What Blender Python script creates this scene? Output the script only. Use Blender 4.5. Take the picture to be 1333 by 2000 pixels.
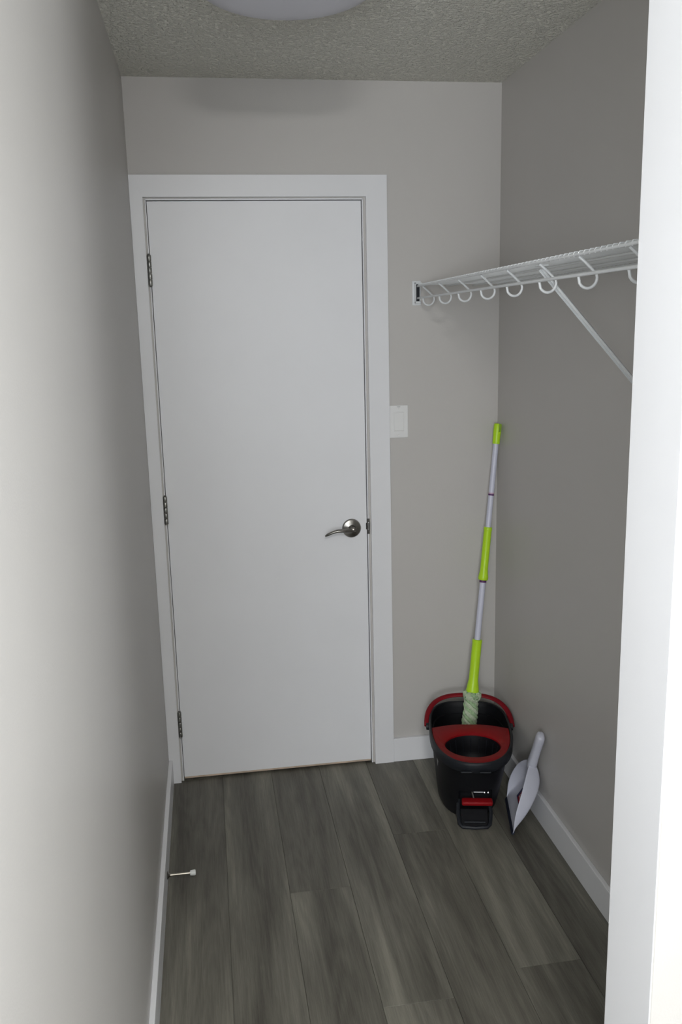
import bpy, bmesh, math, random
from mathutils import Vector, Matrix, Quaternion
random.seed(7)
for o in list(bpy.data.objects): bpy.data.objects.remove(o)
SC = bpy.context.scene; COL = SC.collection
V = Vector; PI = math.pi

# ---------------------------------------------------------------- camera
yaw, pitch, roll, fpx = 0.1486, -0.2082, -0.0246, 1720.2
CAM = V((0.206, -3.04, 1.6304))
F = V((math.sin(yaw)*math.cos(pitch), math.cos(yaw)*math.cos(pitch), math.sin(pitch)))
R = V((math.cos(yaw), -math.sin(yaw), 0)); U = R.cross(F)
R2 = R*math.cos(roll)+U*math.sin(roll); U2 = -R*math.sin(roll)+U*math.cos(roll)
cd = bpy.data.cameras.new('camera'); cam = bpy.data.objects.new('camera', cd); COL.objects.link(cam)
M = Matrix.Identity(4)
for i in range(3): M[i][0], M[i][1], M[i][2], M[i][3] = R2[i], U2[i], -F[i], CAM[i]
cam.matrix_world = M
cd.sensor_fit = 'VERTICAL'; cd.sensor_height = 22.3; cd.lens = fpx*22.3/2000; cd.clip_start = .02
SC.camera = cam
# ---------------------------------------------------------------- world, view
w = bpy.data.worlds.new('world'); SC.world = w; w.use_nodes = True
w.node_tree.nodes['Background'].inputs[0].default_value = (.8, .85, .9, 1)
w.node_tree.nodes['Background'].inputs[1].default_value = .3
SC.view_settings.view_transform = 'Standard'; SC.view_settings.look = 'None'
SC.view_settings.gamma = 1; SC.view_settings.use_curve_mapping = False
SC.view_settings.exposure = 0.1
LAMP_XY = (.30, -3.65); LAMP_POWER = 116.0   # hall dome lamp behind the camera
HX0, HX1, HY = -1.5, 2.4, -5.6               # hall behind the camera
W, H = 1.2382, 2.4093
# added fill lights in the unseen hall, balanced to set the room's brightness
def fill_light(name, loc, aim, sx, sy, watt, col=(.90, .945, 1)):
    d = bpy.data.lights.new(name, 'AREA'); d.shape = 'RECTANGLE'; d.size = sx; d.size_y = sy; d.energy = watt; d.color = col
    o = bpy.data.objects.new(name, d); COL.objects.link(o); o.location = loc
    o.rotation_euler = V(aim).to_track_quat('-Z', 'Z').to_euler()
fill_light('fill_rear', (-.6, -5.4, 1.5), (.2, 1, 0), 1.0, 1.2, 56)  # added fill from the hall's rear, no actual window modelled
fill_light('fill_left', (-.6, -3.2, 1.9), (1, .75, 0), .5, .6, 8)  # added fill from the left, aimed at jamb and right wall
fill_light('fill_right', (2.0, -3.5, 2.0), (-1, .5, 0), .8, .7, 25)  # added fill from the right, brightens the near left wall
fill_light('fill_cam', (.6, -3.6, 1.8), (0, 1, .1), .6, .6, 5)  # added fill hanging free behind the camera, facing the door
fill_light('fill_up', (.5, -3.2, .9), (0, .1, 1), .8, .8, 9)  # added upward fill that lifts the ceiling, imitating floor bounce
# ---------------------------------------------------------------- materials
def nt(name):
    m = bpy.data.materials.new(name); m.use_nodes = True
    return m, m.node_tree.nodes, m.node_tree.links, m.node_tree.nodes['Principled BSDF']
def mat(name, col, rough=.5, metal=0, var=.04, scale=20, bump=0, bscale=200, spec=.5, detail=3):
    m, N, L, b = nt(name)
    b.inputs['Roughness'].default_value = rough; b.inputs['Metallic'].default_value = metal
    b.inputs['Specular IOR Level'].default_value = spec
    tc = N.new('ShaderNodeTexCoord'); n = N.new('ShaderNodeTexNoise')
    n.inputs['Scale'].default_value = scale; n.inputs['Detail'].default_value = detail
    L.new(tc.outputs['Object'], n.inputs['Vector'])
    r = N.new('ShaderNodeValToRGB')
    r.color_ramp.elements[0].position = .3; r.color_ramp.elements[1].position = .7
    r.color_ramp.elements[0].color = tuple(c*(1-var) for c in col)+(1,)
    r.color_ramp.elements[1].color = tuple(min(1, c*(1+var)) for c in col)+(1,)
    L.new(n.outputs['Fac'], r.inputs[0]); L.new(r.outputs[0], b.inputs['Base Color'])
    if bump:
        n2 = N.new('ShaderNodeTexNoise'); n2.inputs['Scale'].default_value = bscale; n2.inputs['Detail'].default_value = 4
        L.new(tc.outputs['Object'], n2.inputs['Vector'])
        bp = N.new('ShaderNodeBump'); bp.inputs['Strength'].default_value = bump; bp.inputs['Distance'].default_value = .002
        L.new(n2.outputs['Fac'], bp.inputs['Height']); L.new(bp.outputs[0], b.inputs['Normal'])
    return m
WALL = mat('grey_wall_paint', (.560, .540, .516), .42, var=.01, scale=3, bump=.12, bscale=260, spec=.35)
TRIM = mat('white_trim_paint', (.83, .833, .85), .35, var=.01, scale=5, bump=.03, bscale=60)
DOOR = mat('white_door_paint', (.87, .875, .895), .38, var=.012, scale=4, bump=.05, bscale=120)
TAN = mat('bare_door_edge', (.60, .48, .37), .7, var=.25, scale=9)
HALLW = mat('white_hall_paint', (.80, .80, .80), .5, var=.01)
NICKEL = mat('brushed_nickel', (.24, .23, .21), .28, 1, var=.1, scale=80)
HINGE = mat('hinge_nickel', (.33, .33, .31), .35, 1, var=.1, scale=60)
PLATE = mat('white_switch_plastic', (.80, .80, .79), .35, var=.01)
MARK = mat('grey_print', (.35, .35, .35), .6)
WIRE = mat('white_vinyl_coating', (.74, .76, .77), .38, var=.02)
BLACK = mat('black_plastic', (.006, .0063, .008), .5, var=.15, bump=.03, bscale=300, spec=.22)
BLACK2 = mat('dark_slate_plastic', (.012, .014, .018), .5, var=.1, spec=.3)
RED = mat('red_plastic', (.24, .004, .007), .5, var=.05, spec=.2)
REDH = mat('dark_red_plastic', (.20, .004, .010), .5, var=.08, spec=.2)
CHROME = mat('polished_steel', (.4, .4, .4), .2, 1)
LIME = mat('lime_plastic', (.50, .80, .02), .35, var=.04)
POLE = mat('lilac_white_pole', (.62, .63, .74), .3, var=.02)
PURPLE = mat('purple_band', (.10, .02, .12), .5)
PINKB = mat('pink_band', (.6, .38, .5), .5)
COTW = mat('white_microfibre', (.60, .70, .50), .95, var=.22, scale=300, bump=1, bscale=900)
COTG = mat('green_microfibre', (.24, .46, .22), .95, var=.3, scale=260, bump=1, bscale=900)
COTM = mat('mint_microfibre', (.42, .60, .34), .95, var=.3, scale=120, bump=1, bscale=900)
PAN = mat('lilac_white_plastic', (.62, .63, .72), .35, var=.02)
RUB = mat('navy_rubber', (.012, .017, .035), .6)
DUSTB = mat('label_blue', (.03, .035, .12), .5)
DUSTR = mat('label_red', (.42, .02, .04), .5)
RUBW = mat('white_rubber', (.78, .80, .78), .5)
BRASS = mat('satin_steel_rod', (.62, .58, .5), .3, 1)

def ceiling_mat():
    m, N, L, b = nt('stippled_ceiling'); b.inputs['Roughness'].default_value = .9
    tc = N.new('ShaderNodeTexCoord')
    v = N.new('ShaderNodeTexNoise'); v.inputs['Scale'].default_value = 85; v.inputs['Detail'].default_value = 3; v.inputs['Roughness'].default_value = .6
    L.new(tc.outputs['Object'], v.inputs['Vector'])
    mr = N.new('ShaderNodeMapRange'); mr.inputs[1].default_value = .42; mr.inputs[2].default_value = .68
    L.new(v.outputs['Fac'], mr.inputs[0])
    bp = N.new('ShaderNodeBump'); bp.inputs['Strength'].default_value = 1.0; bp.inputs['Distance'].default_value = .008
    L.new(mr.outputs[0], bp.inputs['Height']); L.new(bp.outputs[0], b.inputs['Normal'])
    r = N.new('ShaderNodeValToRGB'); r.color_ramp.elements[0].color = (.86, .845, .75, 1); r.color_ramp.elements[1].color = (.95, .935, .86, 1)
    L.new(v.outputs['Fac'], r.inputs[0]); L.new(r.outputs[0], b.inputs['Base Color'])
    return m
CEIL = ceiling_mat()

def wood_mat():
    m, N, L, b = nt('grey_oak_vinyl')
    tc = N.new('ShaderNodeTexCoord'); oi = N.new('ShaderNodeObjectInfo')
    off = N.new('ShaderNodeVectorMath'); off.operation = 'MULTIPLY_ADD'
    cmb = N.new('ShaderNodeCombineXYZ')
    for i in range(3): L.new(oi.outputs['Random'], cmb.inputs[i])
    off.inputs[1].default_value = (13, 37, 5)
    L.new(cmb.outputs[0], off.inputs[0]); L.new(tc.outputs['Object'], off.inputs[2])
    def noise(sx, sy, det, rough, dist):
        mp = N.new('ShaderNodeMapping'); mp.inputs['Scale'].default_value = (sx, sy, 1)
        L.new(off.outputs[0], mp.inputs[0])
        n = N.new('ShaderNodeTexNoise'); n.inputs['Scale'].default_value = 1; n.inputs['Detail'].default_value = det
        n.inputs['Roughness'].default_value = rough; n.inputs['Distortion'].default_value = dist
        L.new(mp.outputs[0], n.inputs['Vector']); return n.outputs['Fac']
    big = noise(9, .8, 2, .5, 1.0); mid = noise(36, 2.0, 4, .6, 1.1); fine = noise(260, 9, 4, .75, .6)
    # cathedral rings
    mp = N.new('ShaderNodeMapping'); mp.inputs['Scale'].default_value = (9, 1.0, 1); L.new(off.outputs[0], mp.inputs[0])
    n0 = N.new('ShaderNodeTexNoise'); n0.inputs['Scale'].default_value = 1.1; n0.inputs['Detail'].default_value = 1
    L.new(mp.outputs[0], n0.inputs['Vector'])
    mul = N.new('ShaderNodeMath'); mul.operation = 'MULTIPLY'; mul.inputs[1].default_value = 75; L.new(n0.outputs['Fac'], mul.inputs[0])
    sn = N.new('ShaderNodeMath'); sn.operation = 'SINE'; L.new(mul.outputs[0], sn.inputs[0])
    def mad(a, k, c):
        x = N.new('ShaderNodeMath'); x.operation = 'MULTIPLY_ADD'; L.new(a, x.inputs[0]); x.inputs[1].default_value = k
        if isinstance(c, float): x.inputs[2].default_value = c
        else: L.new(c, x.inputs[2])
        return x.outputs[0]
    t = mad(big, 1.25, -.525); t = mad(mid, .34, t); t = mad(fine, .62, t); t = mad(sn.outputs[0], .035, t)
    t = mad(oi.outputs['Random'], .03, t)
    r = N.new('ShaderNodeValToRGB'); e = r.color_ramp.elements
    e[0].position = .28; e[0].color = (.074, .068, .055, 1)
    e[1].position = 1.0; e[1].color = (.262, .250, .205, 1)
    q = e.new(.62); q.color = (.148, .141, .115, 1)
    L.new(t, r.inputs[0]); L.new(r.outputs[0], b.inputs['Base Color'])
    b.inputs['Roughness'].default_value = .48; b.inputs['Specular IOR Level'].default_value = .4
    bp = N.new('ShaderNodeBump'); bp.inputs['Strength'].default_value = .12; bp.inputs['Distance'].default_value = .001
    L.new(fine, bp.inputs['Height']); L.new(bp.outputs[0], b.inputs['Normal'])
    return m
WOOD = wood_mat()
def glow(name, col, s):
    m, N, L, b = nt(name); b.inputs['Base Color'].default_value = (.9, .9, .9, 1)
    b.inputs['Emission Color'].default_value = col+(1,); b.inputs['Emission Strength'].default_value = s
    return m
DOME = mat('frosted_lilac_dome', (.60, .60, .66), .35, var=.01)
DOMERIM = mat('dome_white_base', (.6, .6, .64), .5)
GLOW = glow('lit_frosted_glass', (1, .99, .985), LAMP_POWER)

# ---------------------------------------------------------------- helpers
def link(name, bm, m, parent=None, smooth=False, angle=40):
    bmesh.ops.recalc_face_normals(bm, faces=bm.faces[:])
    me = bpy.data.meshes.new(name); bm.to_mesh(me); bm.free()
    o = bpy.data.objects.new(name, me); COL.objects.link(o)
    if isinstance(m, (list, tuple)):
        for x in m: me.materials.append(x)
    else: me.materials.append(m)
    if smooth:
        for p in me.polygons: p.use_smooth = True
        me.set_sharp_from_angle(angle=math.radians(angle))
    if parent: o.parent = parent
    return o
def tag(o, label=None, cat=None, group=None, kind=None):
    if label: o['label'] = label
    if cat: o['category'] = cat
    if group: o['group'] = group
    if kind: o['kind'] = kind
    return o
def thing(name, label, cat, loc=(0, 0, 0), group=None):
    o = bpy.data.objects.new(name, None); COL.objects.link(o); o.location = loc; o.empty_display_size = .05
    return tag(o, label, cat, group)
def box(bm, a, b, bev=0, seg=2):
    r = bmesh.ops.create_cube(bm, size=1); vs = r['verts']
    s = [b[i]-a[i] for i in range(3)]; c = [(a[i]+b[i])/2 for i in range(3)]
    for v in vs: v.co = V((v.co[i]*s[i]+c[i] for i in range(3)))
    if bev:
        es = list({e for v in vs for e in v.link_edges})
        bmesh.ops.bevel(bm, geom=es, offset=bev, segments=seg, affect='EDGES', profile=.5)
    return vs
def B(a, b, bev=0, seg=2):
    bm = bmesh.new(); box(bm, a, b, bev, seg); return bm
def frames(pts):
    T = []
    n = len(pts)
    for i in range(n):
        t = (pts[min(i+1, n-1)]-pts[max(i-1, 0)]).normalized(); T.append(t)
    ref = V((0, 0, 1)) if abs(T[0].z) < .9 else V((1, 0, 0))
    a = T[0].cross(ref).normalized(); out = []
    for i, t in enumerate(T):
        if i: a = (T[i-1].rotation_difference(t)) @ a
        a = (a-t*a.dot(t)).normalized(); out.append((t, a, t.cross(a)))
    return out
def sweep(bm, pts, rad, n=10, flat=None, cap=True):
    """tube along pts; rad number or list; flat=(ra, rb) elliptic in the frame"""
    pts = [V(p) for p in pts]; fr = frames(pts); rings = []
    for i, p in enumerate(pts):
        r = rad[i] if isinstance(rad, (list, tuple)) else rad
        ra, rb = (r, r) if flat is None else (r*flat[0], r*flat[1])
        t, a, b = fr[i]
        rings.append([bm.verts.new(p+a*ra*math.cos(2*PI*k/n)+b*rb*math.sin(2*PI*k/n)) for k in range(n)])
    for i in range(len(rings)-1):
        for k in range(n):
            bm.faces.new((rings[i][k], rings[i][(k+1) % n], rings[i+1][(k+1) % n], rings[i+1][k]))
    if cap: bm.faces.new(rings[0][::-1]); bm.faces.new(rings[-1])
    return rings
def S(pts, rad, n=10, flat=None, cap=True):
    bm = bmesh.new(); sweep(bm, pts, rad, n, flat, cap); return bm
def lathe(bm, prof, M=Matrix.Identity(4), n=32):
    rings = []
    for r, z in prof:
        if r < 1e-6: rings.append([bm.verts.new(M @ V((0, 0, z)))])
        else: rings.append([bm.verts.new(M @ V((r*math.cos(2*PI*k/n), r*math.sin(2*PI*k/n), z))) for k in range(n)])
    for A, Bq in zip(rings, rings[1:]):
        for k in range(n):
            k2 = (k+1) % n
            if len(A) == 1 and len(Bq) == 1: continue
            if len(A) == 1: bm.faces.new((A[0], Bq[k], Bq[k2]))
            elif len(Bq) == 1: bm.faces.new((A[k], A[k2], Bq[0]))
            else: bm.faces.new((A[k], A[k2], Bq[k2], Bq[k]))
def LT(prof, M=Matrix.Identity(4), n=32):
    bm = bmesh.new(); lathe(bm, prof, M, n); return bm
def axis_matrix(o, z):
    z = V(z).normalized(); q = V((0, 0, 1)).rotation_difference(z)
    return Matrix.Translation(V(o)) @ q.to_matrix().to_4x4()
def copy_mesh(o, parent=None, loc=None):
    c = o.copy(); COL.objects.link(c)
    if parent: c.parent = parent
    if loc: c.location = loc
    return c
def struct(name, bm, m, **k):
    return tag(link(name, bm, m, **k), kind='structure')

# ---------------------------------------------------------------- setting
OP0, OP1 = -1.92, -2.052      # right-hand opening jamb: far and near faces
PX = .7734                    # its left-facing face
DX0, DX1, DZ = .05, .7571, 2.04   # door slab
CX1, CZ = .8397, 2.1166
# walls
struct('wall_left', B((-.1, -2.45, 0), (0, .1, H)), WALL)
struct('wall_right', B((W, OP0-.08, 0), (W+.1, .1, H)), WALL)
bm = bmesh.new()
box(bm, (0, 0, 0), (DX0-.004, .1, H)); box(bm, (DX1+.004, 0, 0), (W, .1, H)); box(bm, (DX0-.004, 0, DZ+.006), (DX1+.004, .1, H))
struct('wall_back', bm, WALL)
bm = bmesh.new()
box(bm, (PX+.0015, OP1-.0015, 0), (HX1, OP0-.004, H), .001, 1)
struct('wall_front', bm, WALL)
struct('wall_hall_left', B((HX0-.1, HY, 0), (HX0, -2.35, H)), HALLW)
bm = bmesh.new(); box(bm, (HX0, -2.45, 0), (-.1, -2.35, H))
struct('wall_hall_corner', bm, HALLW)
struct('wall_hall_right', B((HX1, HY, 0), (HX1+.1, OP0, H)), HALLW)
struct('wall_hall_rear', B((HX0-.1, HY-.1, 0), (HX1+.1, HY, H)), HALLW)
struct('ceiling', B((HX0-.1, HY-.1, H), (HX1+.1, .1, H+.08)), CEIL)
# floor with its planks
floor = struct('floor', B((HX0-.1, HY-.1, -.04), (HX1+.1, .16, -.0035)), WOOD)
xs = [.001]+[.011+.1805*k for k in range(1, 7)]+[1.237]
joints = {0: -1.41, 1: -1.415, 2: -.734, 3: -1.218, 4: -.494, 5: -1.148, 6: -1.51}
def plank(x0, x1, y0, y1):
    if y1-y0 < .01: return
    g = .0004
    cx, cy = (x0+x1)/2, (y0+y1)/2
    bm = B((x0+g-cx, y0+g-cy, -.003), (x1-g-cx, y1-g-cy, 0), .0005, 1)
    o = link('plank', bm, WOOD, floor); o.location = (cx, cy, 0)
L = 1.5
for k in range(7):
    y = .09 if xs[k+1] < .76 and xs[k] > .04 else -.001
    j = joints[k]
    while j+L < y-.02: j += L
    ys = [y]
    yy = j
    while yy > -3.7: ys.append(yy); yy -= L
    for a, b in zip(ys[1:], ys): plank(xs[k], xs[k+1], a, b)
# baseboards
def baseboard(name, a, b): return struct(name, B(a, b, .002, 2), TRIM)
baseboard('baseboard_left', (0, -2.45, 0), (.014, -.0165, .094))
baseboard('baseboard_right', (W-.014, OP0, 0), (W, -.0005, .094))
baseboard('baseboard_back', (CX1+.0005, -.014, 0), (W-.0145, 0, .094))
# door casing
bm = bmesh.new(); e = .004
def mitre(bm, pts, y0, y1, bev=.0015):
    f = [bm.verts.new((x, y0, z)) for x, z in pts]; bk = [bm.verts.new((x, y1, z)) for x, z in pts]
    n = len(pts); bm.faces.new(f); bm.faces.new(bk[::-1])
    for i in range(n): bm.faces.new((f[i], f[(i+1) % n], bk[(i+1) % n], bk[i]))
d1 = struct('door_1', B((DX0+.002, .001, .014), (DX1-.003, .036, DZ-.002), .001, 1), DOOR)
door = d1
ix0, ix1, iz = DX0-.009, DX1+.011, DZ+.009
for nm, pts in (('casing', [(0.0005, 0), (ix0, 0), (ix0, iz), (0.0005, CZ)]),
                ('casing', [(ix1, 0), (CX1, 0), (CX1, CZ), (ix1, iz)]),
                ('casing', [(0.0005, CZ), (ix0, iz), (ix1, iz), (CX1, CZ)])):
    bm = bmesh.new(); mitre(bm, pts, -.016, 0)
    bmesh.ops.bevel(bm, geom=[x for x in bm.edges if abs(x.verts[0].co.y+.016) < 1e-5 and abs(x.verts[1].co.y+.016) < 1e-5], offset=.0009, segments=2, affect='EDGES')
    link(nm, bm, TRIM, door)
bm = bmesh.new()   # jamb boards and stop
box(bm, (DX0-.004+.0005, -.0005, 0), (DX0, .1, DZ+.003)); box(bm, (DX1, -.0005, 0), (DX1+.0035, .1, DZ+.003)); box(bm, (DX0-.003, -.0005, DZ+.001), (DX1+.003, .1, DZ+.0055))
box(bm, (DX0, .038, 0), (DX0+.012, .06, DZ)); box(bm, (DX1-.012, .038, 0), (DX1, .06, DZ)); box(bm, (DX0, .038, DZ-.012), (DX1, .06, DZ))
link('jamb', bm, TRIM, door)
struct('gap_shade', B((DX0, .075, -.001), (DX1, .09, .03)), BLACK)   # black strip standing in for the shade beyond the door gap
link('bottom_edge', B((DX0+.003, .0015, .0075), (DX1-.004, .035, .0139), .0004, 1), TAN, door)['label'] = 'worn bare wood bottom edge'
def hinge(z):
    bm = bmesh.new()
    h = .098
    for k in range(5):
        a = z-h/2+h*k/5
        lathe(bm, [(0, a+.0006), (.0062, a+.0006), (.0068, a+.0016), (.0068, a+h/5-.0016), (.0062, a+h/5-.0006), (0, a+h/5-.0006)], Matrix.Translation((DX0-.001, -.0068, 0)), 14)
    lathe(bm, [(0, z+h/2), (.004, z+h/2), (.005, z+h/2+.003), (.0, z+h/2+.0045)], Matrix.Translation((DX0-.001, -.0068, 0)), 12)
    lathe(bm, [(0, z-h/2), (.004, z-h/2), (.005, z-h/2-.003), (.0, z-h/2-.0045)], Matrix.Translation((DX0-.001, -.0068, 0)), 12)
    box(bm, (DX0-.003, -.006, z-h/2+.003), (DX0+.0045, .0015, z+h/2-.003), .0005, 1)
    return link('hinge', bm, HINGE, door, smooth=True)
for z in (1.822, 1.022, .226): hinge(z)
# lever handle
hb = V((.698, .001, .920))
hnd = link('handle', LT([(0, 0), (.034, 0), (.034, .004), (.031, .009), (.022, .0115), (.014, .013), (.0125, .03), (.0135, .044), (.0125, .052), (.008, .055), (0, .056)],
           axis_matrix(hb, (0, -1, 0)), 36), NICKEL, door, smooth=True)
hnd['label'] = 'brushed nickel lever handle'
path = []; rr = []
for i in range(18):
    t = i/17; x = hb.x+.004-.106*t
    z = hb.z-.001+.006*math.sin(t*PI*.9)-.022*max(0, t-.55)**1.6*2.0-.002*t
    y = -.046-.006*math.sin(t*PI)
    path.append((x, y, z)); rr.append(.0098-.0042*t if t < .93 else .0058*(1-(t-.93)/.07*.5))
link('lever', S(path, rr, 14, flat=(1.0, .82)), NICKEL, hnd, smooth=True)
bm = bmesh.new(); box(bm, (DX1-.0025, -.0025, .895), (DX1+.0075, .0008, .952), .0008, 1); box(bm, (DX1+.001, -.0075, .909), (DX1+.0072, -.001, .938), .002, 2)
link('strike_plate', bm, CHROME, door)
link('latch', B((DX1-.006, -.001, .912), (DX1-.0015, .006, .936), .001, 1), BLACK, door)

# jamb and casing of the right-hand opening
t1 = struct('trim_1', B((PX, OP1-.0005, 0), (PX+.016, OP0, H-.0005), .0016, 2), TRIM)

# ---------------------------------------------------------------- ceiling lamps
def dome(name, x, y, mat_, label, r=.198):
    t = thing(name, label, 'ceiling light', (x, y, H))
    link('base_ring', LT([(0, -.001), (r*.86, -.001), (r*.9, -.006), (r*.9, -.02), (r*.86, -.024), (0, -.024)], n=48), DOMERIM, t, smooth=True)
    prof = [(r*.97, -.020), (r, -.026), (r, -.04)]
    for i in range(1, 13):
        a = PI/2*i/12; prof.append((r*math.cos(a)**.33 if i < 12 else 0, -.055-.038*math.sin(a)**1.6))
    link('shade', LT(prof, n=56), mat_, t, smooth=True, angle=60)
    return t
dome('ceiling_light', .425, -.985, DOME, 'round frosted dome ceiling light, switched off, before the white door', .206)
dome('ceiling_light', LAMP_XY[0], LAMP_XY[1], GLOW, 'lit round dome light on the hall ceiling behind the camera', .165)

# ---------------------------------------------------------------- light switch
sw = thing('light_switch', 'white rocker light switch on grey wall beside the door casing', 'light switch', (.8742, 0, 1.2955))
link('switch_plate', B((-.0338, -.0055, -.0572), (.0338, -.0002, .0572), .002, 3), PLATE, sw)
bm = bmesh.new(); box(bm, (-.0185, -.0072, -.0345), (.0185, -.005, .0345), .0008, 1); fr_ = link('rocker_frame', bm, PLATE, sw)
bm = bmesh.new()
pr_ = [(-.0072, -.0325), (-.0115, -.031), (-.0088, 0), (-.0082, .031), (-.0072, .0325)]
L0 = [bm.verts.new((-.0162, y, z)) for y, z in pr_]; L1 = [bm.verts.new((.0162, y, z)) for y, z in pr_]
for i in range(4): bm.faces.new((L0[i], L0[i+1], L1[i+1], L1[i]))
bm.faces.new(L0); bm.faces.new(L1[::-1]); bm.faces.new((L0[0], L1[0], L1[4], L0[4]))
link('rocker', bm, PLATE, sw)
for z in (.0478, -.0478):
    link('screw', LT([(0, 0), (.003, 0), (.0024, .001), (0, .0012)], axis_matrix((0, -.0055, z), (0, -1, 0)), 12), PLATE, sw, smooth=True)
bm = bmesh.new()
for k, x in enumerate((-.005, -.0025, 0, .0025, .005)): box(bm, (x-.0009, -.00565, .0512), (x+.0009, -.0054, .0532))
link('print_mark', bm, MARK, sw)

# ---------------------------------------------------------------- door stopper on left baseboard
ds = thing('door_stopper', 'slim metal door stopper with white tip on left baseboard', 'door stopper', (.014, -.637, .040))
mx = axis_matrix((0, 0, 0), (1, 0, 0))
link('base_flange', LT([(0, 0), (.011, 0), (.0115, .002), (.006, .006), (.0045, .01), (0, .01)], mx, 20), NICKEL, ds, smooth=True)
link('rod', LT([(0, .008), (.0036, .008), (.0034, .06), (.0036, .072), (0, .072)], mx, 16), BRASS, ds, smooth=True)
link('rubber_tip', LT([(0, .068), (.0065, .068), (.0078, .071), (.0085, .082), (.0070, .0845), (0, .085)], mx, 20), RUBW, ds, smooth=True)

# ---------------------------------------------------------------- wire shelf
SX, SZT, SZB, SY1 = .945, 1.757, 1.717, -1.9
SXR = W-.004
sh = thing('wire_shelf', 'white vinyl-coated wire shelf with hanging hooks along right wall', 'shelf', ((SX+SXR)/2, -.95, SZT))
o_ = sh.location.copy()
def P(x, y, z): return (x-o_.x, y-o_.y, z-o_.z)
def rod(nm, a, b, r, n=8): return link(nm, S([P(*a), P(*b)], r, n), WIRE, sh, smooth=True)
rod('front_rail', (SX, -.008, SZT), (SX, SY1, SZT), .0036, 10)
rod('lower_rail', (SX, -.008, SZB), (SX, SY1, SZB), .0036, 10)
for x in (1.045, 1.14): rod('deck_rail', (x, -.006, SZT-.001), (x, SY1, SZT-.001), .0026)
rod('back_rail', (SXR-.004, -.006, SZT), (SXR-.004, SY1, SZT), .003)
dw = link('deck_wire', S([(-(SXR-SX)/2, 0, -.0035), (-(SXR-SX)/2-.0025, 0, .001), (-(SXR-SX)/2, 0, .005), (-(SXR-SX)/2+.006, 0, .0052), ((SXR-SX)/2-.004, 0, .0045)], .0019, 6), WIRE, sh, smooth=True)
yk = -.02; first = True
while yk > SY1:
    o = dw if first else copy_mesh(dw); first = False
    o.location = (0, yk-o_.y, 0); yk -= .0245
hp = [(SX+.001, SZT-.004), (SX+.014, SZT-.015), (SX+.028, SZT-.028), (SX+.038, SZB+.003)]
for i in range(0, 11):
    a = i/12*PI
    hp.append((SX+.0205+.0195*math.cos(a), SZB-.005-.0205*math.sin(a)))
hp += [(SX+.0015, SZB-.004), (SX+.0005, SZB)]
hk = link('hook', S([(x-SX, 0, z-SZT) for x, z in hp], .0030, 8), WIRE, sh, smooth=True)
ylist = [-.075, -.285, -.497, -.709, -.916, -1.13, -1.338, -1.55, -1.76]
for i, y in enumerate(ylist):
    o = hk if i == 0 else copy_mesh(hk)
    o.location = (SX-o_.x, y-o_.y, 0)
# end bracket on the back wall
bm = bmesh.new()
box(bm, P(SX-.018, -.003, SZB-.024), P(SX+.012, -.0002, SZT+.018), .001, 1)
box(bm, P(SX-.0105, -.017, SZB-.016), P(SX-.0075, -.002, SZT+.012), .001, 1)
box(bm, P(SX-.0105, -.017, SZT+.007), P(SX+.012, -.002, SZT+.012), .001, 1)
box(bm, P(SX-.0105, -.017, SZB-.018), P(SX+.009, -.002, SZB-.012), .001, 1)
box(bm, P(SX+.007, -.012, SZB+.004), P(SX+.009, -.002, SZT+.008), .0005, 1)
link('end_bracket', bm, WIRE, sh)
link('slot_shade', B(P(SX-.007, -.006, SZB-.010), P(SX+.006, -.0032, SZT+.006)), BLACK2, sh)['label'] = 'dark block standing for the shade inside the end bracket'  # shade of the bracket's hollow put in as a dark block
# diagonal brace
yb = -1.105
a = V(P(SX+.008, yb, SZT-.004)); b = V(P(W-.001, yb+.012, 1.445))
bm = bmesh.new()
d = (b-a); Lb = d.length; q = V((0, 0, 1)).rotation_difference(d.normalized()).to_matrix().to_4x4()
box(bm, (-.0012, -.008, .012), (.0012, .008, Lb-.01), .0004, 1)
box(bm, (-.0012, -.008, .012), (.006, -.0062, Lb-.01), .0004, 1); box(bm, (-.0012, .0062, .012), (.006, .008, Lb-.01), .0004, 1)
bmesh.ops.transform(bm, matrix=Matrix.Translation(a) @ q, verts=bm.verts[:])
br = link('brace', bm, WIRE, sh)
bm = bmesh.new(); box(bm, P(SX+.004, yb-.011, SZT-.008), P(SX+.028, yb+.011, SZT-.0045), .001, 1)
link('clip', bm, WIRE, br)
bm = bmesh.new(); box(bm, P(W-.004, yb+.002, 1.425), P(W-.0005, yb+.022, 1.475), .001, 1)
link('foot', bm, WIRE, br)
for y in (-.30, -.75, -1.3, -1.75):
    bm = bmesh.new(); box(bm, P(W-.010, y-.008, SZT-.009), P(W-.0005, y+.008, SZT+.010), .003, 2)
    link('wall_clip', bm, WIRE, sh)

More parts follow.
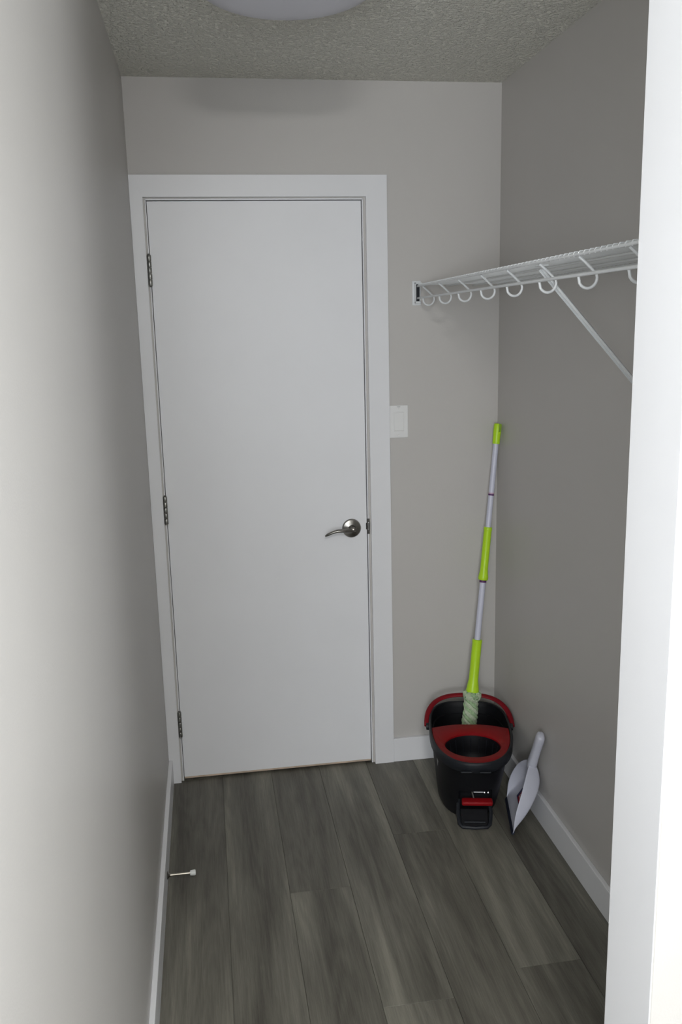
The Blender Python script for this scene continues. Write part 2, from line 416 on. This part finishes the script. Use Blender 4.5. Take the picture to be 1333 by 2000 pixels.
# ---------------------------------------------------------------- mop bucket
c = V((1.044, -.333, 0)); ang = math.atan2(-.216, .976)
bk = thing('mop_bucket', 'black mop bucket with red wringer insert and foot pedal in the corner', 'bucket', (c.x, c.y, 0)); bk.rotation_euler = (0, 0, ang)
def ring(hw, vf, vb, z, n=48, ef=2.3, eb=3.2):
    out = []; vc = (vf+vb)/2+.02
    for k in range(n):
        a = 2*PI*k/n; ca, sa = math.cos(a), math.sin(a)
        e_ = eb if sa > 0 else ef
        x = hw*math.copysign(abs(ca)**(2/e_), ca)
        y = vc+((vb-vc) if sa > 0 else (vc-vf))*math.copysign(abs(sa)**(2/e_), sa)
        out.append((x, y, z))
    return out
prof = [(.086, -.105, .180, .0006), (.097, -.118, .19, .004), (.103, -.127, .197, .016), (.112, -.146, .210, .07), (.119, -.168, .222, .13), (.124, -.186, .234, .19), (.126, -.192, .238, .213),
        (.136, -.212, .249, .216), (.139, -.222, .254, .222), (.1405, -.226, .256, .250), (.139, -.2245, .2545, .2545), (.136, -.221, .252, .256), (.133, -.217, .249, .253),
        (.131, -.210, .246, .235), (.122, -.130, .228, .13), (.100, -.02, .20, .03), (.07, .02, .17, .022)]
bm = bmesh.new(); rings = []
for hw, vf, vb, z in prof: rings.append([bm.verts.new((p[0]-.010*max(0, 1-z/.2), p[1], p[2])) for p in ring(hw, vf, vb, z)])
for A_, B_ in zip(rings, rings[1:]):
    for k in range(48): bm.faces.new((A_[k], A_[(k+1) % 48], B_[(k+1) % 48], B_[k]))
bm.faces.new(rings[0][::-1]); bm.faces.new(rings[-1])
body = link('bucket_body', bm, BLACK, bk, smooth=True)
# pedal recess cut out of the front
cut = bmesh.new(); box(cut, (-.052, -.30, -.02), (.060, -.108, .124), .012, 3)
cme = bpy.data.meshes.new('cut'); bmesh.ops.recalc_face_normals(cut, faces=cut.faces[:]); cut.to_mesh(cme); cut.free()
co = bpy.data.objects.new('cut', cme); COL.objects.link(co); co.parent = bk
md = body.modifiers.new('b', 'BOOLEAN'); md.object = co; md.operation = 'DIFFERENCE'; md.solver = 'EXACT'
bpy.context.view_layer.update()
dg = bpy.context.evaluated_depsgraph_get()
nm_ = bpy.data.meshes.new_from_object(body.evaluated_get(dg)); body.modifiers.clear(); body.data = nm_
bpy.data.objects.remove(co)
for p in nm_.polygons: p.use_smooth = True
nm_.set_sharp_from_angle(angle=math.radians(38))
# slate lip band under the rim
bm = bmesh.new(); n = 48
rr = [(.1375, -.2165, .2515, .2175), (.1412, -.2252, .2555, .222), (.1424, -.2282, .2575, .249), (.1405, -.2262, .2562, .2552), (.1378, -.2227, .2535, .2570), (.1345, -.2187, .2505, .2555)]
rgs = [[bm.verts.new(p) for p in ring(*q_)] for q_ in rr]
for A_, B_ in zip(rgs, rgs[1:]):
    for k in range(n): bm.faces.new((A_[k], A_[(k+1) % n], B_[(k+1) % n], B_[k]))
link('rim', bm, BLACK2, bk, smooth=True, angle=60)
# red wringer insert
HV, HR = -.075, .086
outer = []
for k in range(64):
    a = 2*PI*k/64; ca, sa = math.cos(a), math.sin(a)
    e_ = 2.3; x = .1335*math.copysign(abs(ca)**(2/e_), ca); vc = .044
    if sa <= 0: y = vc-(.218+vc)*abs(sa)**(2/e_)
    else:
        x = .1335*ca; y = vc+.028*math.sin(PI/2*min(1, max(0, (1-abs(ca))*1.3)))
    outer.append((x, y))
bm = bmesh.new()
prof_r = []
for k in range(64):
    a = 2*PI*k/64; x, y = outer[k]
    hx, hy = HR*1.08*math.cos(a), HV+HR*.98*math.sin(a)
    dirv = V((x-hx, y-hy)); 
    ins = dirv*.0
    ro = [(x, y, .225), (x, y, .248), (x-dirv.x*.06, y-dirv.y*.06, .2505), (hx+dirv.x*.10, hy+dirv.y*.10, .247), (hx, hy, .243), (hx*.99, HV+(hy-HV)*.99, .225)]
    prof_r.append([bm.verts.new(p) for p in ro])
for k in range(64):
    A_, B_ = prof_r[k], prof_r[(k+1) % 64]
    for i in range(5): bm.faces.new((A_[i], B_[i], B_[i+1], A_[i+1]))
wr = link('wringer_insert', bm, RED, bk, smooth=True, angle=50); wr['label'] = 'red wringer insert with round hole'
bm = bmesh.new()
rg = []
for s, z in ((1.0, .238), (.97, .22), (.93, .19), (.88, .165), (.80, .158), (.0, .157)):
    rg.append([bm.verts.new((HR*1.075*s*math.cos(2*PI*k/40), HV+HR*.975*s*math.sin(2*PI*k/40), z)) for k in range(40)] if s else [bm.verts.new((0, HV, z))])
for A_, B_ in zip(rg, rg[1:]):
    for k in range(40):
        if len(B_) == 1: bm.faces.new((A_[k], A_[(k+1) % 40], B_[0]))
        else: bm.faces.new((A_[k], A_[(k+1) % 40], B_[(k+1) % 40], B_[k]))
cup = link('spin_basket', bm, BLACK, wr, smooth=True)
bm = bmesh.new()
for k in range(20):
    a = 2*PI*k/20
    sweep(bm, [(HR*1.05*math.cos(a), HV+HR*.95*math.sin(a), .228), (HR*.97*math.cos(a), HV+HR*.88*math.sin(a), .18)], .0018, 5)
tag(link('basket_rib', bm, BLACK2, wr), kind='stuff')
# handle
pts = []; fl = []
for i in range(41):
    a = PI*i/40; cx_ = math.cos(a); sx_ = math.sin(a)
    u = .150*math.copysign(abs(cx_)**(.72), cx_); s = abs(sx_)**(.80)
    pts.append((u+.002, .094+.136*s, .232+.059*s))
hd = bmesh.new(); sweep(hd, pts, .0095, 12, flat=(1.0, .55))
hn = link('carry_handle', hd, REDH, bk, smooth=True); hn['label'] = 'dark red carry handle'
for s in (-1, 1):
    link('pivot', LT([(0, 0), (.012, 0), (.013, .003), (.012, .012), (0, .014)], axis_matrix((s*.140+.002, .094, .230), (s, 0, 0)), 18), BLACK2, hn, smooth=True)
# front grip notch lines on the lip
for x in (-.032, .028):
    link('lip_grip', B((x-.018, -.2330, .226), (x+.018, -.2245, .231), .0015, 2), BLACK2, bk)
# side label
bm = B((-.0012, -.007, -.019), (.0012, .007, .019), .0008, 1)
bmesh.ops.transform(bm, matrix=Matrix.Translation((-.1150, -.052, .172)) @ Matrix.Rotation(.30, 4, 'Z') @ Matrix.Rotation(-.10, 4, 'Y'), verts=bm.verts[:])
link('side_mark', bm, MARK, bk)['label'] = 'small pale grey mark on the side'
# pedal
bm = bmesh.new()
def quadbar(bm, p0, p1, w_, t_):
    sweep(bm, [p0, p1], 1, 4, flat=(w_, t_))
fr2 = [(-.050, -.118, .070), (-.053, -.150, .040), (-.050, -.178, .016), (-.040, -.187, .010), (0, -.190, .009), (.040, -.187, .010), (.050, -.178, .016), (.055, -.150, .040), (.052, -.118, .070)]
dense = []
for i in range(len(fr2)-1):
    for t in (0, .5): dense.append(V(fr2[i]).lerp(V(fr2[i+1]), t))
dense.append(V(fr2[-1])); sweep(bm, dense, .0065, 8)
ped = link('pedal', bm, BLACK2, bk, smooth=True); ped['label'] = 'dark foot pedal frame'
bm = bmesh.new(); box(bm, (-.046, -.036, -.003), (.046, .030, .003), .003, 2)
bmesh.ops.transform(bm, matrix=Matrix.Translation((.0, -.158, .026)) @ Matrix.Rotation(math.radians(38), 4, 'X'), verts=bm.verts[:])
link('pedal_plate', bm, BLACK, ped)
bm = bmesh.new(); sweep(bm, [(-.034, -.176, .021), (.034, -.176, .021)], .003, 8); link('grip_bar', bm, BLACK2, ped, smooth=True)
bm = bmesh.new(); box(bm, (-.044, -.014, -.008), (.058, .013, .008), .006, 3)
bmesh.ops.transform(bm, matrix=Matrix.Translation((.003, -.144, .076)) @ Matrix.Rotation(math.radians(14), 4, 'X'), verts=bm.verts[:])
link('pedal_lever', bm, RED, ped, smooth=True)['label'] = 'red lever bar above the pedal'
bm = bmesh.new(); sweep(bm, [(-.008, -.124, .120), (-.005, -.128, .100), (-.001, -.134, .084)], .0032, 8)
sweep(bm, [(.0, -.124, .100), (.034, -.124, .100)], .0022, 8)
link('shaft', bm, CHROME, ped, smooth=True)
for x in (.036, .048):
    link('screw', LT([(0, 0), (.0035, 0), (.0025, .002), (0, .0024)], axis_matrix((x, -.130, .102), (0, -1, .4)), 10), CHROME, ped, smooth=True)

# ---------------------------------------------------------------- mop leaning in the corner
T = V((1.2235, -.047, 1.2795)); Bo = V((1.0853, -.170, .176))     # axis: top, point at px (915,1420)
ax = (T-Bo).normalized(); LM = (T-Bo).length
ext = .110
Bt = Bo-ax*ext; LT_ = LM+ext
mp_ = thing('twist_mop', 'lime and white twist mop leaning in the corner, head in the bucket', 'mop', tuple(Bt))
qm = V((0, 0, 1)).rotation_difference(ax).to_matrix().to_4x4()
mp_.rotation_euler = qm.to_euler()
def zl(z): return (z-Bt.z)/ax.z      # world height -> length along the mop
Z = dict(top=1.2795, capb=1.208, band=1.030, g2t=.915, g2b=.728, g3t=.512, g3b=.318)
L_ = {k: zl(v) for k, v in Z.items()}
bm = LT([(0, L_['g2b']-.03), (.0098, L_['g2b']-.03), (.0098, L_['capb']+.01), (0, L_['capb']+.01)], n=24)
link('upper_pole', bm, POLE, mp_, smooth=True)
link('lower_pole', LT([(0, L_['g3b']), (.0108, L_['g3b']), (.0108, L_['g2b']+.01), (0, L_['g2b']+.01)], n=24), POLE, mp_, smooth=True)
bm = bmesh.new(); lathe(bm, [(.0099, L_['band']-.003), (.0103, L_['band']-.003), (.0103, L_['band']+.003), (.0099, L_['band']+.003)], n=24)
link('band', bm, PURPLE, mp_, smooth=True)['label'] = 'purple band'
link('band', LT([(.0099, L_['band']+.004), (.0102, L_['band']+.004), (.0102, L_['band']+.007), (.0099, L_['band']+.007)], n=24), PINKB, mp_, smooth=True)['label'] = 'pale pink band'
# top cap with hanging slot
bm = LT([(0, L_['capb']), (.0125, L_['capb']), (.0132, L_['capb']+.004), (.0132, L_['capb']+.030), (.0138, L_['capb']+.036), (.0138, L_['top']-.006), (.012, L_['top']-.001), (0, L_['top'])], n=28)
cap_ = link('end_cap', bm, LIME, mp_, smooth=True); cap_['label'] = 'lime green end cap'
cb = bmesh.new(); box(cb, (.001, -.03, L_['top']-.030), (.008, .03, L_['top']+.01))
bmesh.ops.recalc_face_normals(cb, faces=cb.faces[:]); cme = bpy.data.meshes.new('c'); cb.to_mesh(cme); cb.free()
co = bpy.data.objects.new('c', cme); COL.objects.link(co); co.parent = mp_
md = cap_.modifiers.new('b', 'BOOLEAN'); md.object = co; md.operation = 'DIFFERENCE'; md.solver = 'EXACT'
bpy.context.view_layer.update(); dg = bpy.context.evaluated_depsgraph_get()
me_ = bpy.data.meshes.new_from_object(cap_.evaluated_get(dg)); cap_.modifiers.clear(); cap_.data = me_; bpy.data.objects.remove(co)
link('upper_grip', LT([(0, L_['g2b']-.001), (.0165, L_['g2b']-.001), (.0180, L_['g2b']+.003), (.0180, L_['g2b']+.010), (.0150, L_['g2b']+.026), (.0140, L_['g2b']+.04), (.0140, L_['g2t']-.014), (.0150, L_['g2t']-.010), (.0150, L_['g2t']-.002), (.0135, L_['g2t']), (0, L_['g2t'])], n=28), LIME, mp_, smooth=True)['label'] = 'lime green middle grip'
link('socket', LT([(0, L_['g2b']-.010), (.0125, L_['g2b']-.010), (.0125, L_['g2b']), (0, L_['g2b'])], n=24), PURPLE, mp_, smooth=True)
link('lower_grip', LT([(0, L_['g3b']-.006), (.020, L_['g3b']-.006), (.0235, L_['g3b']), (.0235, L_['g3b']+.010), (.0195, L_['g3b']+.036), (.0172, L_['g3b']+.05), (.0172, L_['g3t']-.012), (.0180, L_['g3t']-.008), (.0180, L_['g3t']-.002), (.016, L_['g3t']), (0, L_['g3t'])], n=28), LIME, mp_, smooth=True)['label'] = 'lime green lower grip'
# twisted microfibre head
top_l = L_['g3b']-.004
head = link('mop_head', LT([(0, .004), (.010, .004), (.015, .03), (.015, top_l), (0, top_l)], n=20), COTG, mp_, smooth=True)
head['label'] = 'twisted green and white microfibre head'
NS = 6
for s in range(NS):
    pts = []; rad = []
    for i in range(56):
        t = i/55; l = top_l+.006-(top_l)*t*1.0
        a = 2*PI*s/NS+t*16.5
        rr_ = .0185+(.0085*math.exp(-((t-.03)/.05)**2))-.004*max(0, t-.7)+.0018*math.sin(t*40+s*1.7)
        if t > .9: rr_ *= 1-(t-.9)*3
        pts.append((rr_*math.cos(a), rr_*math.sin(a), max(.006, l)))
        rad.append((.0086+.0009*math.sin(i*1.3+s))*(1 if t > .02 else .8))
    link('strand', S(pts, rad, 7), COTW if s % 2 else COTM, head, smooth=True)
for s in range(22):    # loops sticking out at the collar
    a = 2*PI*s/22+random.uniform(-.1, .1); r0 = .021; r1 = .029+random.uniform(-.002, .002)
    pts = [(r0*math.cos(a), r0*math.sin(a), top_l-.022), (r1*math.cos(a+.1), r1*math.sin(a+.1), top_l-.012), ((r1+.001)*math.cos(a+.2), (r1+.001)*math.sin(a+.2), top_l+.001), (r0*1.08*math.cos(a+.3), r0*1.08*math.sin(a+.3), top_l+.007)]
    link('loop', S(pts, .0042, 6), COTW if s % 4 else COTG, head, smooth=True)

# ---------------------------------------------------------------- dustpan leaning on the right wall
P0 = V((1.114, -.575, .0012)); P1 = V((1.166, -.362, .0012)); A = (P1-P0).normalized(); Mm = (P0+P1)/2
out = V((0, 0, 1)).cross(A); out = -out if out.x > 0 else out
le = math.radians(33); Lx = V((0, 0, 1))*math.cos(le)-out*math.sin(le); Nn = out*math.cos(le)+V((0, 0, 1))*math.sin(le)
Ltip = V((1.2205, -.527, .324))
dp = thing('dustpan', 'white handled dustpan with dark rubber lip leaning against right wall', 'dustpan', tuple(Mm))
def D(a, l, h): return A*a+Lx*l+Nn*h
rows = [
    (.006, .1085, .003, .000, .004), (.020, .1095, .012, .000, .009), (.042, .1095, .026, .001, .006), (.068, .1070, .038, .003, .002), (.100, .1000, .048, .004, .001),
    (.130, .0860, .055, .005, .001), (.154, .0690, .060, .005, .002), (.174, .0500, .063, .004, .006), (.190, .0320, .064, .003, .016), (.200, .0190, .063, .001, .028), (.207, .0135, .061, .0, .038)]
bm = bmesh.new(); rg = []
for l, hw, hh, fl_, fh in rows:
    hh = max(hh, fh+.002); prof_ = []
    sec = [(-(hw+fl_), hh), (-(hw+fl_*.6), hh*.6+fh*.4), (-(hw+.1*fl_), fh+(hh-fh)*.2), (-hw*.95, fh+(hh-fh)*.04), (-hw*.8, fh), (-hw*.4, fh), (0, fh)]
    sec += [(-a_, h_) for a_, h_ in sec[:-1]][::-1]
    rg.append([bm.verts.new(D(a_, l+(.0 if abs(a_) < hw*.9 else 0), h_)) for a_, h_ in sec])
for A_, B_ in zip(rg, rg[1:]):
    for k in range(len(A_)-1): bm.faces.new((A_[k], A_[k+1], B_[k+1], B_[k]))
pan = link('pan', bm, PAN, dp, smooth=True, angle=70)
md = pan.modifiers.new('s', 'SOLIDIFY'); md.thickness = .0028; md.offset = 0
md = pan.modifiers.new('b', 'SUBSURF'); md.levels = 1; md.render_levels = 2
# handle: loft of rounded sections, bent up from the pan
h0 = D(0, .190, .046); h1 = Ltip-Mm; hd_ = (h1-h0); hl = hd_.length; hz = hd_.normalized()
hx = (A-hz*A.dot(hz)).normalized(); hy = hz.cross(hx)
bm = bmesh.new(); rg = []
for l, wa, th in [(-.004, .011, .009), (.004, .0155, .014), (.016, .0185, .0165), (.036, .0180, .0150), (.075, .0180, .0140), (.115, .0195, .0142), (hl-.014, .0200, .0142), (hl-.006, .0175, .0115), (hl-.001, .0120, .007), (hl, .004, .002)]:
    rg.append([bm.verts.new(h0+hz*l+hx*wa*math.copysign(abs(math.cos(t))**.6, math.cos(t))+hy*th*math.copysign(abs(math.sin(t))**.75, math.sin(t))) for t in [2*PI*k/20 for k in range(20)]])
for A_, B_ in zip(rg, rg[1:]):
    for k in range(20): bm.faces.new((A_[k], A_[(k+1) % 20], B_[(k+1) % 20], B_[k]))
bm.faces.new(rg[0][::-1]); bm.faces.new(rg[-1])
hnl = link('handle', bm, PAN, dp, smooth=True, angle=60)
bm = bmesh.new(); r = bmesh.ops.create_cube(bm, size=1)
for v in r['verts']:
    v.co = D(.1085*(1 if v.co.x > 0 else -1), .012 if v.co.y > 0 else .0005, .0085 if v.co.z > 0 else .0015)
link('rubber_lip', bm, RUB, dp)['label'] = 'dark navy rubber lip'
def sticker(nm, a0, a1, l0, l1, h0, h1, m, par):
    bm = bmesh.new(); r = bmesh.ops.create_cube(bm, size=1)
    for v in r['verts']: v.co = D(a0 if v.co.x < 0 else a1, l0 if v.co.y < 0 else l1, h0 if v.co.z < 0 else h1)
    return link(nm, bm, m, par)
st = sticker('label_sticker', -.022, .050, .058, .094, .0035, .0062, DUSTB, dp)
sticker('red_emblem', -.010, .034, .061, .088, .0045, .0068, DUSTR, st)
for k, a_ in enumerate((-.004, .005, .014, .023)):
    sticker('emblem_stroke', a_, a_+.004, .069, .080, .005, .0073, RUBW, st)
